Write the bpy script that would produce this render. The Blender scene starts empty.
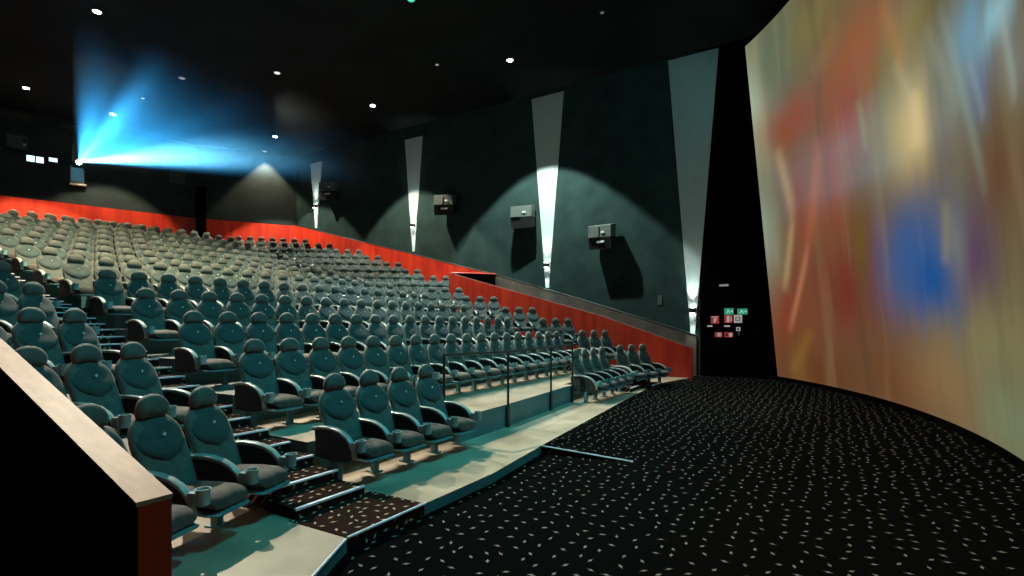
import bpy, bmesh, math, random
from mathutils import Vector, Matrix
random.seed(7)
SC = bpy.context.scene
COL = SC.collection
R_ = math.radians

# ------------------------------------------------------------------ camera, world, exposure
cam = bpy.data.cameras.new('camera'); cam_o = bpy.data.objects.new('camera', cam); COL.objects.link(cam_o)
cam.sensor_width = 36.0; cam.lens = 520 / 1024 * 36.0
cam.shift_y = 35.8 / 1024
cam.clip_start = 0.05; cam.clip_end = 200
cam_o.location = (-4.122, -4.964, 1.74)
_f = Vector((math.cos(R_(31.43)), math.sin(R_(31.43)), 0))
cam_o.rotation_euler = _f.to_track_quat('-Z', 'Y').to_euler()
SC.camera = cam_o
W = bpy.data.worlds.new('dark_hall'); SC.world = W; W.use_nodes = True
W.node_tree.nodes['Background'].inputs[0].default_value = (0.004, 0.03, 0.035, 1)
W.node_tree.nodes['Background'].inputs[1].default_value = 0.0
SC.view_settings.view_transform = 'Standard'; SC.view_settings.look = 'None'
SC.view_settings.exposure = 0.0; SC.view_settings.gamma = 1.0
SC.view_settings.use_curve_mapping = False
try:
    SC.cycles.use_denoising = True
    SC.cycles.max_bounces = 5; SC.cycles.diffuse_bounces = 3; SC.cycles.glossy_bounces = 2
    SC.cycles.volume_bounces = 0; SC.cycles.sample_clamp_indirect = 3
except Exception: pass

# ------------------------------------------------------------------ hall dimensions (metres)
PITCH = 0.5394           # seat spacing
ROW = 1.715              # row spacing
SKEW = 0.0865            # every row starts this much further along
FL = [0, .378, .783, 1.206, 1.644, 2.048, 2.34, 2.73, 3.13] + [3.13 + .41 * i for i in range(1, 6)]   # row floor heights
CARPET = -0.11
CEIL = 11.5
UR, UL = 15.2, -6.03     # side walls
CU = 4.585               # centre line
HALL_TILT = [0] * 9 + [3, 5, 7, 9, 11]        # the upper rows swing round
def row_line(k):         # (u0, v0, angle) of the first centre seat of row k
    a = R_(HALL_TILT[k - 1]); v = ROW * (k - 1) + (0.7 if k == 14 else 0)
    u = SKEW * (k - 1)
    return u, v + math.tan(a) * (3.2 - u), a

# ------------------------------------------------------------------ colours and materials
def srgb(r, g, b):
    f = lambda c: (c / 255 / 12.92) if c / 255 <= 0.04045 else ((c / 255 + 0.055) / 1.055) ** 2.4
    return (f(r), f(g), f(b), 1)
class NT:
    def __init__(s, name):
        s.m = bpy.data.materials.new(name); s.m.use_nodes = True; s.t = s.m.node_tree
        s.b = s.t.nodes.get('Principled BSDF'); s.out = s.t.nodes.get('Material Output')
    def n(s, typ, **kw):
        x = s.t.nodes.new(typ)
        for k, v in kw.items(): setattr(x, k, v)
        return x
    def l(s, a, b): s.t.links.new(a, b)
    def math(s, op, a, b=None, c=None, clamp=False):
        x = s.n('ShaderNodeMath', operation=op, use_clamp=clamp)
        for i, v in enumerate((a, b, c)):
            if v is None: continue
            if isinstance(v, (int, float)): x.inputs[i].default_value = v
            else: s.l(v, x.inputs[i])
        return x.outputs[0]
    def mix(s, f, a, b):
        x = s.n('ShaderNodeMix', data_type='RGBA')
        for i, v in ((0, f), (6, a), (7, b)):
            if isinstance(v, (tuple, float, int)): x.inputs[i].default_value = v
            else: s.l(v, x.inputs[i])
        return x.outputs[2]
def mat(name, col, rough=.6, metal=0, var=.12, scale=6, spec=.5, bump=0, sheen=0, col2=None, stretch=None):
    M = NT(name); b = M.b
    tc = M.n('ShaderNodeTexCoord'); no = M.n('ShaderNodeTexNoise'); no.inputs['Scale'].default_value = scale; no.inputs['Detail'].default_value = 4
    if stretch:
        mp = M.n('ShaderNodeMapping'); mp.inputs['Scale'].default_value = stretch
        M.l(tc.outputs['Object'], mp.inputs[0]); M.l(mp.outputs[0], no.inputs['Vector'])
    else: M.l(tc.outputs['Object'], no.inputs['Vector'])
    c2 = col2 or tuple(min(1, c * (1 - 2 * var)) for c in col[:3]) + (1,)
    c1 = col if col2 else tuple(min(1, c * (1 + 2 * var)) for c in col[:3]) + (1,)
    rg = M.n('ShaderNodeMapRange'); rg.inputs[1].default_value = .35; rg.inputs[2].default_value = .65; M.l(no.outputs[0], rg.inputs[0])
    M.l(M.mix(rg.outputs[0], c2, c1), b.inputs['Base Color'])
    b.inputs['Roughness'].default_value = rough; b.inputs['Metallic'].default_value = metal
    b.inputs['Specular IOR Level'].default_value = spec
    if sheen: b.inputs['Sheen Weight'].default_value = sheen
    if bump:
        bp = M.n('ShaderNodeBump'); bp.inputs['Strength'].default_value = bump; bp.inputs['Distance'].default_value = .01
        n2 = M.n('ShaderNodeTexNoise'); n2.inputs['Scale'].default_value = scale * 12; M.l(tc.outputs['Object'], n2.inputs['Vector'])
        M.l(n2.outputs[0], bp.inputs['Height']); M.l(bp.outputs[0], b.inputs['Normal'])
    return M.m
def emit(name, col, s):
    M = NT(name); M.b.inputs['Base Color'].default_value = (0, 0, 0, 1)
    M.b.inputs['Emission Color'].default_value = col; M.b.inputs['Emission Strength'].default_value = s
    return M.m
def carpet_mat(name, base, dot, size=7.5):
    M = NT(name); tc = M.n('ShaderNodeTexCoord'); ge = M.n('ShaderNodeNewGeometry')
    # carpet pile printed with small scattered four-point birds, on top faces (x,y) and risers (x,z)
    sp = M.n('ShaderNodeSeparateXYZ'); M.l(ge.outputs['Position'], sp.inputs[0])
    yz = M.math('ADD', sp.outputs[1], sp.outputs[2])
    cb = M.n('ShaderNodeCombineXYZ'); M.l(sp.outputs[0], cb.inputs[0]); M.l(yz, cb.inputs[1])
    vo = M.n('ShaderNodeTexVoronoi', feature='F1', voronoi_dimensions='2D'); vo.inputs['Scale'].default_value = size; vo.inputs['Randomness'].default_value = .55
    M.l(cb.outputs[0], vo.inputs['Vector'])
    sub = M.n('ShaderNodeVectorMath', operation='SUBTRACT'); M.l(cb.outputs[0], sub.inputs[0]); M.l(vo.outputs['Position'], sub.inputs[1])
    ro = M.n('ShaderNodeVectorRotate', rotation_type='Z_AXIS'); M.l(sub.outputs[0], ro.inputs['Vector'])
    sc = M.n('ShaderNodeSeparateColor'); M.l(vo.outputs['Color'], sc.inputs[0]); M.l(M.math('MULTIPLY', sc.outputs[0], 6.28), ro.inputs['Angle'])
    q = M.n('ShaderNodeSeparateXYZ'); M.l(ro.outputs[0], q.inputs[0])
    ax = M.math('POWER', M.math('MULTIPLY', M.math('ABSOLUTE', q.outputs[0]), 18.5), .62)
    ay = M.math('POWER', M.math('MULTIPLY', M.math('ABSOLUTE', q.outputs[1]), 42.0), .62)
    star = M.math('LESS_THAN', M.math('ADD', ax, ay), .86)
    no = M.n('ShaderNodeTexNoise'); no.inputs['Scale'].default_value = 90; M.l(ge.outputs['Position'], no.inputs['Vector'])
    bb = M.mix(no.outputs[0], tuple(c * .55 for c in base[:3]) + (1,), tuple(c * 1.5 for c in base[:3]) + (1,))
    M.l(M.mix(star, bb, dot), M.b.inputs['Base Color']); M.b.inputs['Roughness'].default_value = 1; M.b.inputs['Specular IOR Level'].default_value = 0
    return M.m
M_ = dict(
    fabric=mat('grey_green_seat_fabric', (.068, .088, .076, 1), .75, var=.12, scale=9, bump=.25, sheen=.12),
    pad=mat('shade_darkened_pad_fabric', (.022, .052, .050, 1), .75, var=.10, scale=9, bump=.25, sheen=.08),  # pad is darkened: the headrest's shade is put into its colour
    cushion=mat('worn_brown_seat_fabric', (.050, .042, .032, 1), .8, var=.35, scale=5, bump=.3, sheen=.15),
    plastic=mat('grey_arm_plastic', (.30, .36, .33, 1), .35, var=.06, scale=4),
    panel=mat('black_arm_side', (.010, .020, .022, 1), .7, var=.2),
    cup=mat('teal_cup_plastic', (.16, .34, .36, 1), .35, var=.06),
    steel=mat('painted_grey_steel', (.08, .20, .22, 1), .45, var=.08, metal=.1),
    star=mat('pale_emblem', (.8, .85, .8, 1), .4, var=.02),
    carpet=carpet_mat('carpet_with_small_stars', (.0030, .0034, .0034, 1), (.19, .19, .165, 1), 5.9),
    stepcarpet=carpet_mat('stair_carpet_with_small_stars', (.022, .012, .010, 1), (.42, .34, .26, 1), 8.5),
    floor=mat('worn_beige_platform', (.37, .31, .225, 1), .32, var=.13, scale=1.3, bump=.1),
    riser=mat('teal_painted_riser', (.045, .15, .165, 1), .5, var=.08, scale=2),
    terrace=mat('dark_terrace_floor', (.10, .12, .11, 1), .6, var=.2, scale=2),
    nosing=mat('pale_metal_nosing', (.75, .80, .9, 1), .3, var=.05, metal=.2),
    wood=mat('red_wood_panelling', (.52, .020, .008, 1), .42, col2=(.72, .052, .014, 1), scale=3, stretch=(1.3, 1.3, .12)),
    palewood=mat('pale_maple_capping', (.52, .25, .14, 1), .55, spec=.25, var=.08, scale=3, stretch=(4, .5, 4)),
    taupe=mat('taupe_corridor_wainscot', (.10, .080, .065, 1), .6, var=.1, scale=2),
    wall=mat('dark_green_wall_cloth', (.024, .046, .043, 1), .95, var=.08, scale=1.5, spec=.05, bump=.15),
    wallback=mat('dark_teal_rear_wall', (.018, .034, .036, 1), .9, var=.08, scale=1.5),
    black=mat('black_cloth', (.0015, .0015, .0016, 1), 1, var=.2, spec=0),
    ceil=mat('dark_ceiling', (.009, .013, .013, 1), .92, var=.15, scale=.6, spec=.15),
    wedge=mat('white_light_panel', (.44, .52, .51, 1), .55, var=.02),
    spk=mat('grey_speaker_case', (.085, .105, .095, 1), .55, var=.06),
    spkd=mat('black_speaker_cloth', (.008, .010, .010, 1), .9, var=.1),
    rail=mat('dark_rail_paint', (.016, .032, .036, 1), .35, var=.06, metal=.4),
    white=mat('white_plate', (.75, .78, .75, 1), .5, var=.02),
    red=mat('red_plate', (.55, .045, .04, 1), .5, var=.03),
    green=mat('green_plate', (.02, .35, .22, 1), .5, var=.03),
    dgrey=mat('dark_grey_metal', (.05, .065, .065, 1), .5, var=.06, metal=.4),
    booth=mat('booth_cabinet', (.055, .085, .080, 1), .6, var=.06),
)

# ------------------------------------------------------------------ mesh helpers
def tagp(o, **kw):
    for k, v in kw.items():
        if v: o[k] = v
    return o
def link(name, bm, m, parent=None, smooth=False, loc=None):
    me = bpy.data.meshes.new(name); bmesh.ops.recalc_face_normals(bm, faces=bm.faces[:]); bm.to_mesh(me); bm.free()
    if smooth:
        for p in me.polygons: p.use_smooth = True
        try: me.set_sharp_from_angle(angle=R_(42))
        except Exception: pass
    me.materials.append(m if not isinstance(m, str) else M_[m])
    o = bpy.data.objects.new(name, me); COL.objects.link(o)
    if parent: o.parent = parent
    if loc: o.location = loc
    return o
def empty(name, loc=(0, 0, 0), rz=0):
    o = bpy.data.objects.new(name, None); COL.objects.link(o); o.location = loc; o.rotation_euler = (0, 0, rz); o.empty_display_size = .1
    return o
def box(bm, x0, x1, y0, y1, z0, z1, bev=0):
    vs = [bm.verts.new(p) for p in ((x0, y0, z0), (x1, y0, z0), (x1, y1, z0), (x0, y1, z0), (x0, y0, z1), (x1, y0, z1), (x1, y1, z1), (x0, y1, z1))]
    fs = [bm.faces.new([vs[i] for i in q]) for q in ((0, 3, 2, 1), (4, 5, 6, 7), (0, 1, 5, 4), (1, 2, 6, 5), (2, 3, 7, 6), (3, 0, 4, 7))]
    if bev:
        es = list({e for f in fs for e in f.edges})
        bmesh.ops.bevel(bm, geom=es, offset=bev, segments=2, affect='EDGES')
def B(*a, bev=0):
    bm = bmesh.new(); box(bm, *a, bev=bev); return bm
def prism(bm, pts, z0, z1):            # pts: plan polygon; z1 may be a list
    n = len(pts); z1 = z1 if isinstance(z1, (list, tuple)) else [z1] * n; z0 = z0 if isinstance(z0, (list, tuple)) else [z0] * n
    a = [bm.verts.new((p[0], p[1], z0[i])) for i, p in enumerate(pts)]; b = [bm.verts.new((p[0], p[1], z1[i])) for i, p in enumerate(pts)]
    bm.faces.new(a[::-1]); bm.faces.new(b)
    for i in range(n): bm.faces.new((a[i], a[(i + 1) % n], b[(i + 1) % n], b[i]))
def loft(bm, rings, cap=True, closed=False):
    vr = [[bm.verts.new(p) for p in r] for r in rings]; n = len(vr[0])
    for i in range(len(vr) - (0 if closed else 1)):
        a, b = vr[i], vr[(i + 1) % len(vr)]
        for j in range(n): bm.faces.new((a[j], a[(j + 1) % n], b[(j + 1) % n], b[j]))
    if cap and not closed:
        bm.faces.new(vr[0][::-1]); bm.faces.new(vr[-1])
def sup(cx, cy, z, hx, hy, n=3, k=16):  # superellipse ring in plan
    r = []
    for i in range(k):
        t = 2 * math.pi * i / k; c, s = math.cos(t), math.sin(t)
        r.append((cx + hx * math.copysign(abs(c) ** (2 / n), c), cy + hy * math.copysign(abs(s) ** (2 / n), s), z))
    return r
def tube(bm, pts, r, k=8):
    P = [Vector(p) for p in pts]; rings = []
    for i, p in enumerate(P):
        d = (P[min(i + 1, len(P) - 1)] - P[max(i - 1, 0)]).normalized()
        a = d.cross(Vector((0, 0, 1)));
        if a.length < .01: a = d.cross(Vector((0, 1, 0)))
        a.normalize(); b = d.cross(a)
        rings.append([tuple(p + a * r * math.cos(2 * math.pi * j / k) + b * r * math.sin(2 * math.pi * j / k)) for j in range(k)])
    loft(bm, rings)
def wallprism(bm, A, Bp, prof_lo, prof_hi, th):
    """slab standing on the plan line A-B; prof = list of (t in 0..1, z); th = thickness to the left of A->B"""
    A = Vector(A); Bp = Vector(Bp); d = Bp - A; nrm = Vector((-d.y, d.x)).normalized() * th
    def P(t, z, o=0): q = A + d * t + nrm * o; return (q.x, q.y, z)
    f = [P(t, z) for t, z in prof_lo] + [P(t, z) for t, z in prof_hi[::-1]]
    g = [P(t, z, 1) for t, z in prof_lo] + [P(t, z, 1) for t, z in prof_hi[::-1]]
    loft(bm, [f, g])
def struct(name, bm, m, parent=None, smooth=False):
    o = link(name, bm, m, parent, smooth)
    if not parent: o['kind'] = 'structure'
    return o

# ================================================================== SETTING
# floor of the hall: one big carpet in front of the seats and down both corridors
bm = bmesh.new(); prism(bm, [(UL, -9), (16.4, -9), (UR, -3), (UR, 10), (UL, 10)], CARPET - .2, CARPET)
struct('floor', bm, 'carpet')
# front platform of row one
PF = [(-2.78, -2.44), (-1.78, -1.92), (-1.22, -1.62), (-.28, -1.62), (.91, -1.62), (2.35, -1.46), (6.25, -1.08), (7.81, -.94), (10.87, -.68), (13.14, -1.12)]
bm = bmesh.new(); prism(bm, PF + [(13.2, 1.0), (-2.70, 1.0)], CARPET - .02, 0)
for f in bm.faces: f.material_index = 0
o = struct('floor_platform', bm, 'floor')
o.data.materials.append(M_['riser'])
for p in o.data.polygons:
    if abs(p.normal.z) < .5: p.material_index = 1
# pale lit edge strip of the left platform corner
bm = bmesh.new(); tube(bm, [(-2.78, -2.445, .0), (-1.78, -1.925, .0), (-1.24, -1.63, .0)], .012, 6); struct('trim_1', bm, 'nosing')
# carpeted ramp in front of the platform
bm = bmesh.new(); prism(bm, [(2.42, -1.45), (6.25, -1.08), (7.81, -.94), (10.87, -.68), (12.6, -1.0), (12.8, -2.5), (2.66, -2.72)], CARPET - .01,
                        [.001, .001, .001, .001, .001, CARPET + .004, CARPET + .004]); struct('floor_ramp', bm, 'carpet')
bm = bmesh.new(); tube(bm, [(2.41, -1.47, .004), (2.655, -2.72, CARPET + .006)], .011, 6); struct('trim_2', bm, 'nosing')

def seat_xy(k, i):
    u, v, a = row_line(k); return u + math.cos(a) * PITCH * i, v - math.sin(a) * PITCH * i, a
WING_R = {1: (9.74, 17, 3), 2: (11.06, 20, 3), 3: (11.64, 27, 3), 4: (11.95, 36, 3), 5: (11.88, 42, 3), 6: (11.9, 45, 3), 7: (11.95, 46, 4)}
for k in range(8, 15): WING_R[k] = (11.9 + .05 * (k - 8), 46, 7 if k < 14 else 6)
WING_R[13] = (12.1, 45, 6); WING_R[14] = (11.6, 42, 7)
WING_L = {1: (-1.50, 20, 3), 2: (-1.36, 22, 3), 3: (-1.31, 24, 3), 4: (-1.23, 26, 3), 5: (-1.16, 28, 3), 6: (-1.1, 30, 3)}
def wing_frame(k, side):
    u0, a, n = (WING_R if side > 0 else WING_L)[k]; a = R_(a); v0 = row_line(k)[1] if k < 9 else row_line(k)[1] - math.tan(row_line(k)[2]) * (u0 - row_line(k)[0])
    if side < 0: v0 = ROW * (k - 1)
    t = (side * math.cos(a), -math.sin(a)); f = (-side * math.sin(a), -math.cos(a))
    return u0, v0, t, f, n, side * -a
# terraces, one slab per row for the centre block, one per row for each wing
def terrace(name, pts, z):
    bm = bmesh.new(); prism(bm, pts, CARPET - .02, z); o = struct(name, bm, 'terrace'); o.data.materials.append(M_['riser'])
    for p in o.data.polygons:
        if abs(p.normal.z) < .5: p.material_index = 1
    return o
EDGE = []
for k in range(2, 15):
    u0, v0, a = row_line(k); c, s = math.cos(a), math.sin(a)
    L = -.30; Rr = 17 * PITCH + .32; fr = -1.56; bk = .9 if k < 14 else 4.2
    P = lambda x, y: (u0 + c * x + s * y, v0 - s * x + c * y)
    if k == 2:
        front = [(-.25, .158), (1.97, .158), (1.97, -.36), (3.31, -.31), (6.45, -.06), (6.45, .158), (9.47, .158)]
        EDGE = front
        pts = front + [P(Rr, bk), P(L, bk)]
    else: pts = [P(L, fr), P(Rr, fr), P(Rr, bk), P(L, bk)]
    o = terrace('floor_terrace', pts, FL[k - 1])
    if k == 2: o.data.materials[0] = M_['floor']
for side, WD in ((1, WING_R), (-1, WING_L)):
    for k in WD:
        if k == 1: continue
        u0, v0, t, f, n, rz = wing_frame(k, side)
        Q = lambda x, y: (u0 + t[0] * x + f[0] * y, v0 + t[1] * x + f[1] * y)
        xe = (n - 1) * PITCH + .32
        if side > 0 and k >= 8: xe = (UR - .03 - u0) / t[0] if True else xe
        pts = [Q(-.34, .88), Q(xe, .88), Q(xe, -.4), Q(-.34, -.4)]
        if side > 0 and k >= 8: pts = [(min(x, UR - .02), y) for x, y in pts]
        if side < 0: pts = [(max(x, -2.7), y) for x, y in pts[::-1]]
        terrace('floor_terrace', pts, FL[k - 1])

# rear landing and upper walls
REAR = [(-3.5, 28.6), (3.8, 26.8), (11.2, 24.6), (UR, 21.55)]
bm = bmesh.new(); prism(bm, [(-5, 25.6), (3, 24.2), (10.5, 22.3), (11.4, 21.6), (14.2, 19.2), (15.15, 19.0), (UR - .01, 21.5), (11.2, 24.5), (3.8, 26.7), (-5, 28.9)], 4.0, FL[13]); struct('floor_rear_landing', bm, 'terrace')
bm = bmesh.new()
for A, C in zip(REAR[:-1], REAR[1:]): wallprism(bm, A, C, [(0, CARPET), (1, CARPET)], [(0, CEIL), (1, CEIL)], .2)
struct('wall_rear', bm, 'wallback')
bm = bmesh.new(); prism(bm, [(UL, 10), (-3.5, 28.6), (-3.7, 28.6), (UL - .2, 10)], CARPET, CEIL); struct('wall_left_upper', bm, 'wall')
# right wall
bm = bmesh.new(); box(bm, UR, UR + .2, -1.02, 21.6, CARPET - .1, CEIL); struct('wall_right', bm, 'wall')
bm = bmesh.new(); box(bm, UR, UR + .2, -3.6, -1.02, CARPET - .1, CEIL); struct('wall_right_front', bm, 'black')
bm = bmesh.new(); box(bm, UL - .2, UL, -9, 10, CARPET - .1, CEIL); struct('wall_left', bm, 'wall')
bm = bmesh.new(); prism(bm, [(UL - .2, -9), (16.6, -9), (16.6, -9.2), (UL - .2, -9.2)], CARPET - .1, CEIL); struct('wall_front', bm, 'black')
bm = bmesh.new(); prism(bm, [(UR + .01, -3.58), (16.5, -9), (16.7, -9), (UR + .2, -3.58)], CARPET - .1, CEIL); struct('wall_screen_side', bm, 'black')
bm = bmesh.new(); prism(bm, [(UL - .2, -9.2), (16.8, -9.2), (UR + .2, -3.5), (UR + .2, 21.7), (11.4, 24.9), (3.8, 27.1), (-3.7, 28.9), (UL - .2, 10)], CEIL, CEIL + .2); struct('ceiling', bm, 'ceil')
# dado of the right wall: red wood beside the seats, taupe along the corridor
dz = [(-.9, 1.33), (-.63, 1.41), (3.5, 2.70), (7.92, 3.98), (13.7, 5.46), (21.5, 7.44)]
def dado(y0, y1, lo, zs, m, name, th=.05):
    bm = bmesh.new(); f = [(UR - th, y, z) for y, z in lo] + [(UR - th, y, z) for y, z in zs[::-1]]; g = [(UR, y, z) for _, y, z in f]
    loft(bm, [f, g]); return struct(name, bm, m)
dado(0, 0, [(7.92, CARPET), (21.5, CARPET)], dz[3:], 'wood', 'wall_right_panelling')
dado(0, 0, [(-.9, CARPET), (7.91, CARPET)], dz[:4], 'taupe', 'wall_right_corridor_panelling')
bm = bmesh.new(); tube(bm, [(UR - .05, y, z + .01) for y, z in dz], .018, 6); struct('trim_3', bm, 'dgrey')
# red strip along the rear wall
def strip(A, C, z0, z1, m, name='wall_rear_panelling', off=.04):
    bm = bmesh.new(); A = Vector(A); C = Vector(C); d = (C - A).normalized(); nn = Vector((d.y, -d.x)) * off
    wallprism(bm, A + nn, C + nn, [(0, 4.5), (1, 4.5)], [(0, z0), (1, z1)], .03); return struct(name, bm, m)
strip(REAR[0], REAR[1], 7.55, 7.5, 'wood'); strip(REAR[1], REAR[2], 7.5, 7.5, 'wood'); strip(REAR[2], REAR[3], 7.5, 7.44, 'wood')
# pier between the two halves of the rear wall
bm = bmesh.new(); box(bm, 11.1, 11.42, 24.1, 24.6, 4.5, 9.2); struct('wall_rear_pier', bm, 'black')
# right corridor parapet, red wood towards the seats
PA, PB = (13.14, -1.19), (13.6, 9.05)
prof = [(0, .95), (.31, 2.02), (.765, 3.27), (1, 3.93)]
bm = bmesh.new(); wallprism(bm, PB, PA, [(0, CARPET), (1, CARPET)], [(1 - t, z) for t, z in prof[::-1]], .10); struct('wall_right_parapet', bm, 'wood')
bm = bmesh.new(); tube(bm, [(PA[0] + (PB[0] - PA[0]) * t + .05, PA[1] + (PB[1] - PA[1]) * t, z + .012) for t, z in prof], .016, 6); struct('trim_4', bm, 'taupe')
# wall closing the corridor below the upper seats
bm = bmesh.new(); wallprism(bm, (13.60, 8.86), (UR - .06, 7.66), [(0, CARPET), (1, CARPET)], [(0, 3.93), (1, 3.96)], .12); struct('wall_corridor_end', bm, 'black')  # coloured black: the shade on its front face is in the material
bm = bmesh.new(); tube(bm, [(13.58, 8.86, 3.93), (UR - .06, 7.66, 3.95)], .03, 6); struct('trim_6', bm, 'wood')
# left corridor parapet beside the camera
LA, LB = (-2.93, -2.24), (-2.76, 9.5)
ptsL = [(0, .90), (.2165, 1.60), (.5, 2.46), (1, 3.98)]
bm = bmesh.new(); wallprism(bm, LA, LB, [(0, CARPET), (1, CARPET)], ptsL, .05); struct('wall_left_parapet', bm, 'black')
bm = bmesh.new(); wallprism(bm, (LA[0] + .085, LA[1]), (LB[0] + .085, LB[1]), [(0, CARPET), (1, CARPET)], ptsL, .08); struct('wall_left_parapet_panelling', bm, 'wood')
bm = bmesh.new(); box(bm, LA[0] - .052, LA[0] + .09, LA[1] - .02, LA[1] - .001, CARPET, .90); struct('trim_7', bm, 'wood')
bm = bmesh.new()
hi = [(t, z + .022) for t, z in ptsL]; lo = [(t, z) for t, z in ptsL]
wallprism(bm, (LA[0] + .095, LA[1] - .02), (LB[0] + .095, LB[1]), lo, hi, .155); struct('trim_8', bm, 'palewood')

# ------------------------------------------------------------------ aisle stairs
def stairs(label, u0, u1, skew, kmax, step_mat='stepcarpet'):
    root = empty('aisle_stairs', (u0, -.92, 0)); root['label'] = label; root['category'] = 'stairs'; root['kind'] = 'structure'
    for k in range(2, kmax + 1):
        for j in range(4):
            z0 = FL[k - 2]; z1 = z0 + (FL[k - 1] - FL[k - 2]) * (j + 1) / 4
            v = ROW * (k - 2) + (-.92, -.49, -.06, .37)[j]; vn = v + .43 + (.03 if k < kmax else 1.5)
            a = skew * (v / ROW); x0, x1 = u0 + a, u1 + a
            bm = bmesh.new(); box(bm, x0 - u0, x1 - u0, v + .92, vn + .92, CARPET - .01, z1); link('step', bm, step_mat, root)
            bm = bmesh.new(); box(bm, x0 - u0, x1 - u0, v + .92 - .012, v + .92 + .022, z1 - .016, z1 + .004); link('nosing', bm, 'nosing', root)
    return root
st1 = stairs('carpeted left aisle steps with pale metal nosings between the seat blocks', -1.14, -.34, SKEW, 14)
st2 = stairs('carpeted right aisle steps climbing beside the right wing seats', 9.72, 10.62, .11, 12)
# carpeted landing at the foot of the left aisle, flush with the platform
bm = bmesh.new(); prism(bm, [(-1.22, -1.625), (-.28, -1.625), (-.28, -.9), (-1.24, -.9)], CARPET, .006)
o = struct('floor_landing', bm, 'stepcarpet')
bm = bmesh.new(); tube(bm, [(-1.22, -1.63, .006), (-.27, -1.63, .006)], .013, 6); struct('trim_9', bm, 'nosing')
bm = bmesh.new(); box(bm, 8.75, 9.45, -.62, -.2, 0, .1); struct('floor_step', bm, 'stepcarpet')
bm = bmesh.new(); box(bm, 8.75, 9.45, -.64, -.6, .085, .105); struct('trim_10', bm, 'nosing')

# ================================================================== SEATS
def chair_parts():
    D = {}
    # backrest: upholstered panel, straight sides, round shoulders, leaning back
    bm = bmesh.new(); rings = []
    for i in range(17):
        z = .36 + .635 * i / 16; w = .222 + .026 * math.sin(min(1, (z - .36) / .40) * math.pi / 2)
        if z > .77: w *= math.sqrt(max(.14, 1 - ((z - .77) / .24) ** 2 * .95))
        yc = -.225 + .245 * ((z - .36) / .62); hy = .050 - (.018 if z > .95 else 0)
        rings.append(sup(0, yc, z, w, hy, 3.2, 20))
    loft(bm, rings); D['backrest'] = (bm, 'fabric')
    bm = bmesh.new(); rings = []   # upper pad: flush at the shoulders, its lower lip overhangs and makes the curved seam
    for i in range(10):
        z = .625 + .352 * i / 9; q = (z - .80) / .178
        wr = math.sqrt(max(.02, 1 - q * q)) * .238
        yb = -.225 + .245 * ((z - .36) / .62)
        th = .058 + .036 * max(0, min(1, (.84 - z) / .16)); th = min(th, .05 + .05 * (1 + q) ** .5) if q < 0 else .058 - .010 * q
        rings.append(sup(0, yb - .01, z, wr, th - .008, 2.4, 18))
    loft(bm, rings); D['upper_pad'] = (bm, 'pad')
    bm = bmesh.new(); rings = []
    for z, w, hy, y in ((.975, .118, .030, .006), (.985, .142, .050, .0), (1.02, .150, .060, -.004), (1.06, .146, .060, -.004), (1.10, .128, .054, 0), (1.135, .092, .042, .004), (1.155, .050, .026, .006), (1.16, .02, .012, .006)):
        rings.append(sup(0, y, z, w, hy, 2.6, 18))
    loft(bm, rings); D['headrest'] = (bm, 'fabric')
    bm = bmesh.new(); rings = []
    for y, zc, hz, w in ((-.19, .36, .05, .19), (-.22, .365, .062, .205), (-.5, .372, .062, .208), (-.66, .368, .06, .205), (-.73, .352, .052, .198), (-.765, .335, .036, .18), (-.775, .325, .02, .16)):
        r = [(p[0], y, zc + p[1]) for p in sup(0, 0, 0, w, hz, 3, 18)]; rings.append(r)
    loft(bm, rings); D['seat_cushion'] = (bm, 'cushion')
    bm = bmesh.new(); rings = []
    for y, zc, hz, w in ((-.2, .285, .02, .19), (-.5, .283, .022, .212), (-.7, .272, .022, .212), (-.77, .268, .018, .195), (-.79, .268, .010, .17)):
        rings.append([(p[0], y, zc + p[1]) for p in sup(0, 0, 0, w, hz, 3, 14)])
    loft(bm, rings); D['seat_pan'] = (bm, 'steel')
    return D
def arm_band(s):
    c = [(.0, .560), (-.10, .582), (-.22, .590), (-.34, .582), (-.45, .556), (-.54, .510), (-.60, .450), (-.635, .38), (-.645, .30)]
    bm = bmesh.new(); rings = []
    for i, (y, z) in enumerate(c):
        a = c[max(0, i - 1)]; b = c[min(len(c) - 1, i + 1)]; d = Vector((b[0] - a[0], b[1] - a[1])).normalized(); n = Vector((-d.y, d.x)); w = .040 - .012 * (i / 8)
        t = .019
        rings.append([(s * .27 + sx * w, y + n.x * t * sz, z + n.y * t * sz) for sx, sz in ((-1, -.6), (-1, .5), (-.7, 1), (.7, 1), (1, .5), (1, -.6), (.7, -1), (-.7, -1))])
    loft(bm, rings); return bm
def arm_panel(s):
    c = [(-.02, .555), (-.22, .575), (-.34, .568), (-.45, .542), (-.53, .5), (-.59, .44), (-.62, .37), (-.63, .29), (-.55, .25), (-.3, .235), (-.04, .25)]
    bm = bmesh.new(); loft(bm, [[(s * .27 - .018, y, z) for y, z in c], [(s * .27 + .018, y, z) for y, z in c]]); return bm
def cup(s):
    bm = bmesh.new(); k = 16; rings = []
    for r, z in ((.036, .372), (.048, .376), (.052, .488), (.056, .497), (.046, .497), (.042, .39)):
        rings.append([(s * .27 + .03 + r * math.cos(2 * math.pi * j / k), -.705 + r * math.sin(2 * math.pi * j / k), z) for j in range(k)])
    loft(bm, rings)
    box(bm, s * .27 - .03, s * .27 + .03, -.69, -.62, .40, .475); return bm
def legs(s):
    bm = bmesh.new(); box(bm, s * .27 - .035, s * .27 + .035, -.42, -.35, .01, .235); box(bm, s * .27 - .06, s * .27 + .06, -.46, -.31, 0, .014); return bm
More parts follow.
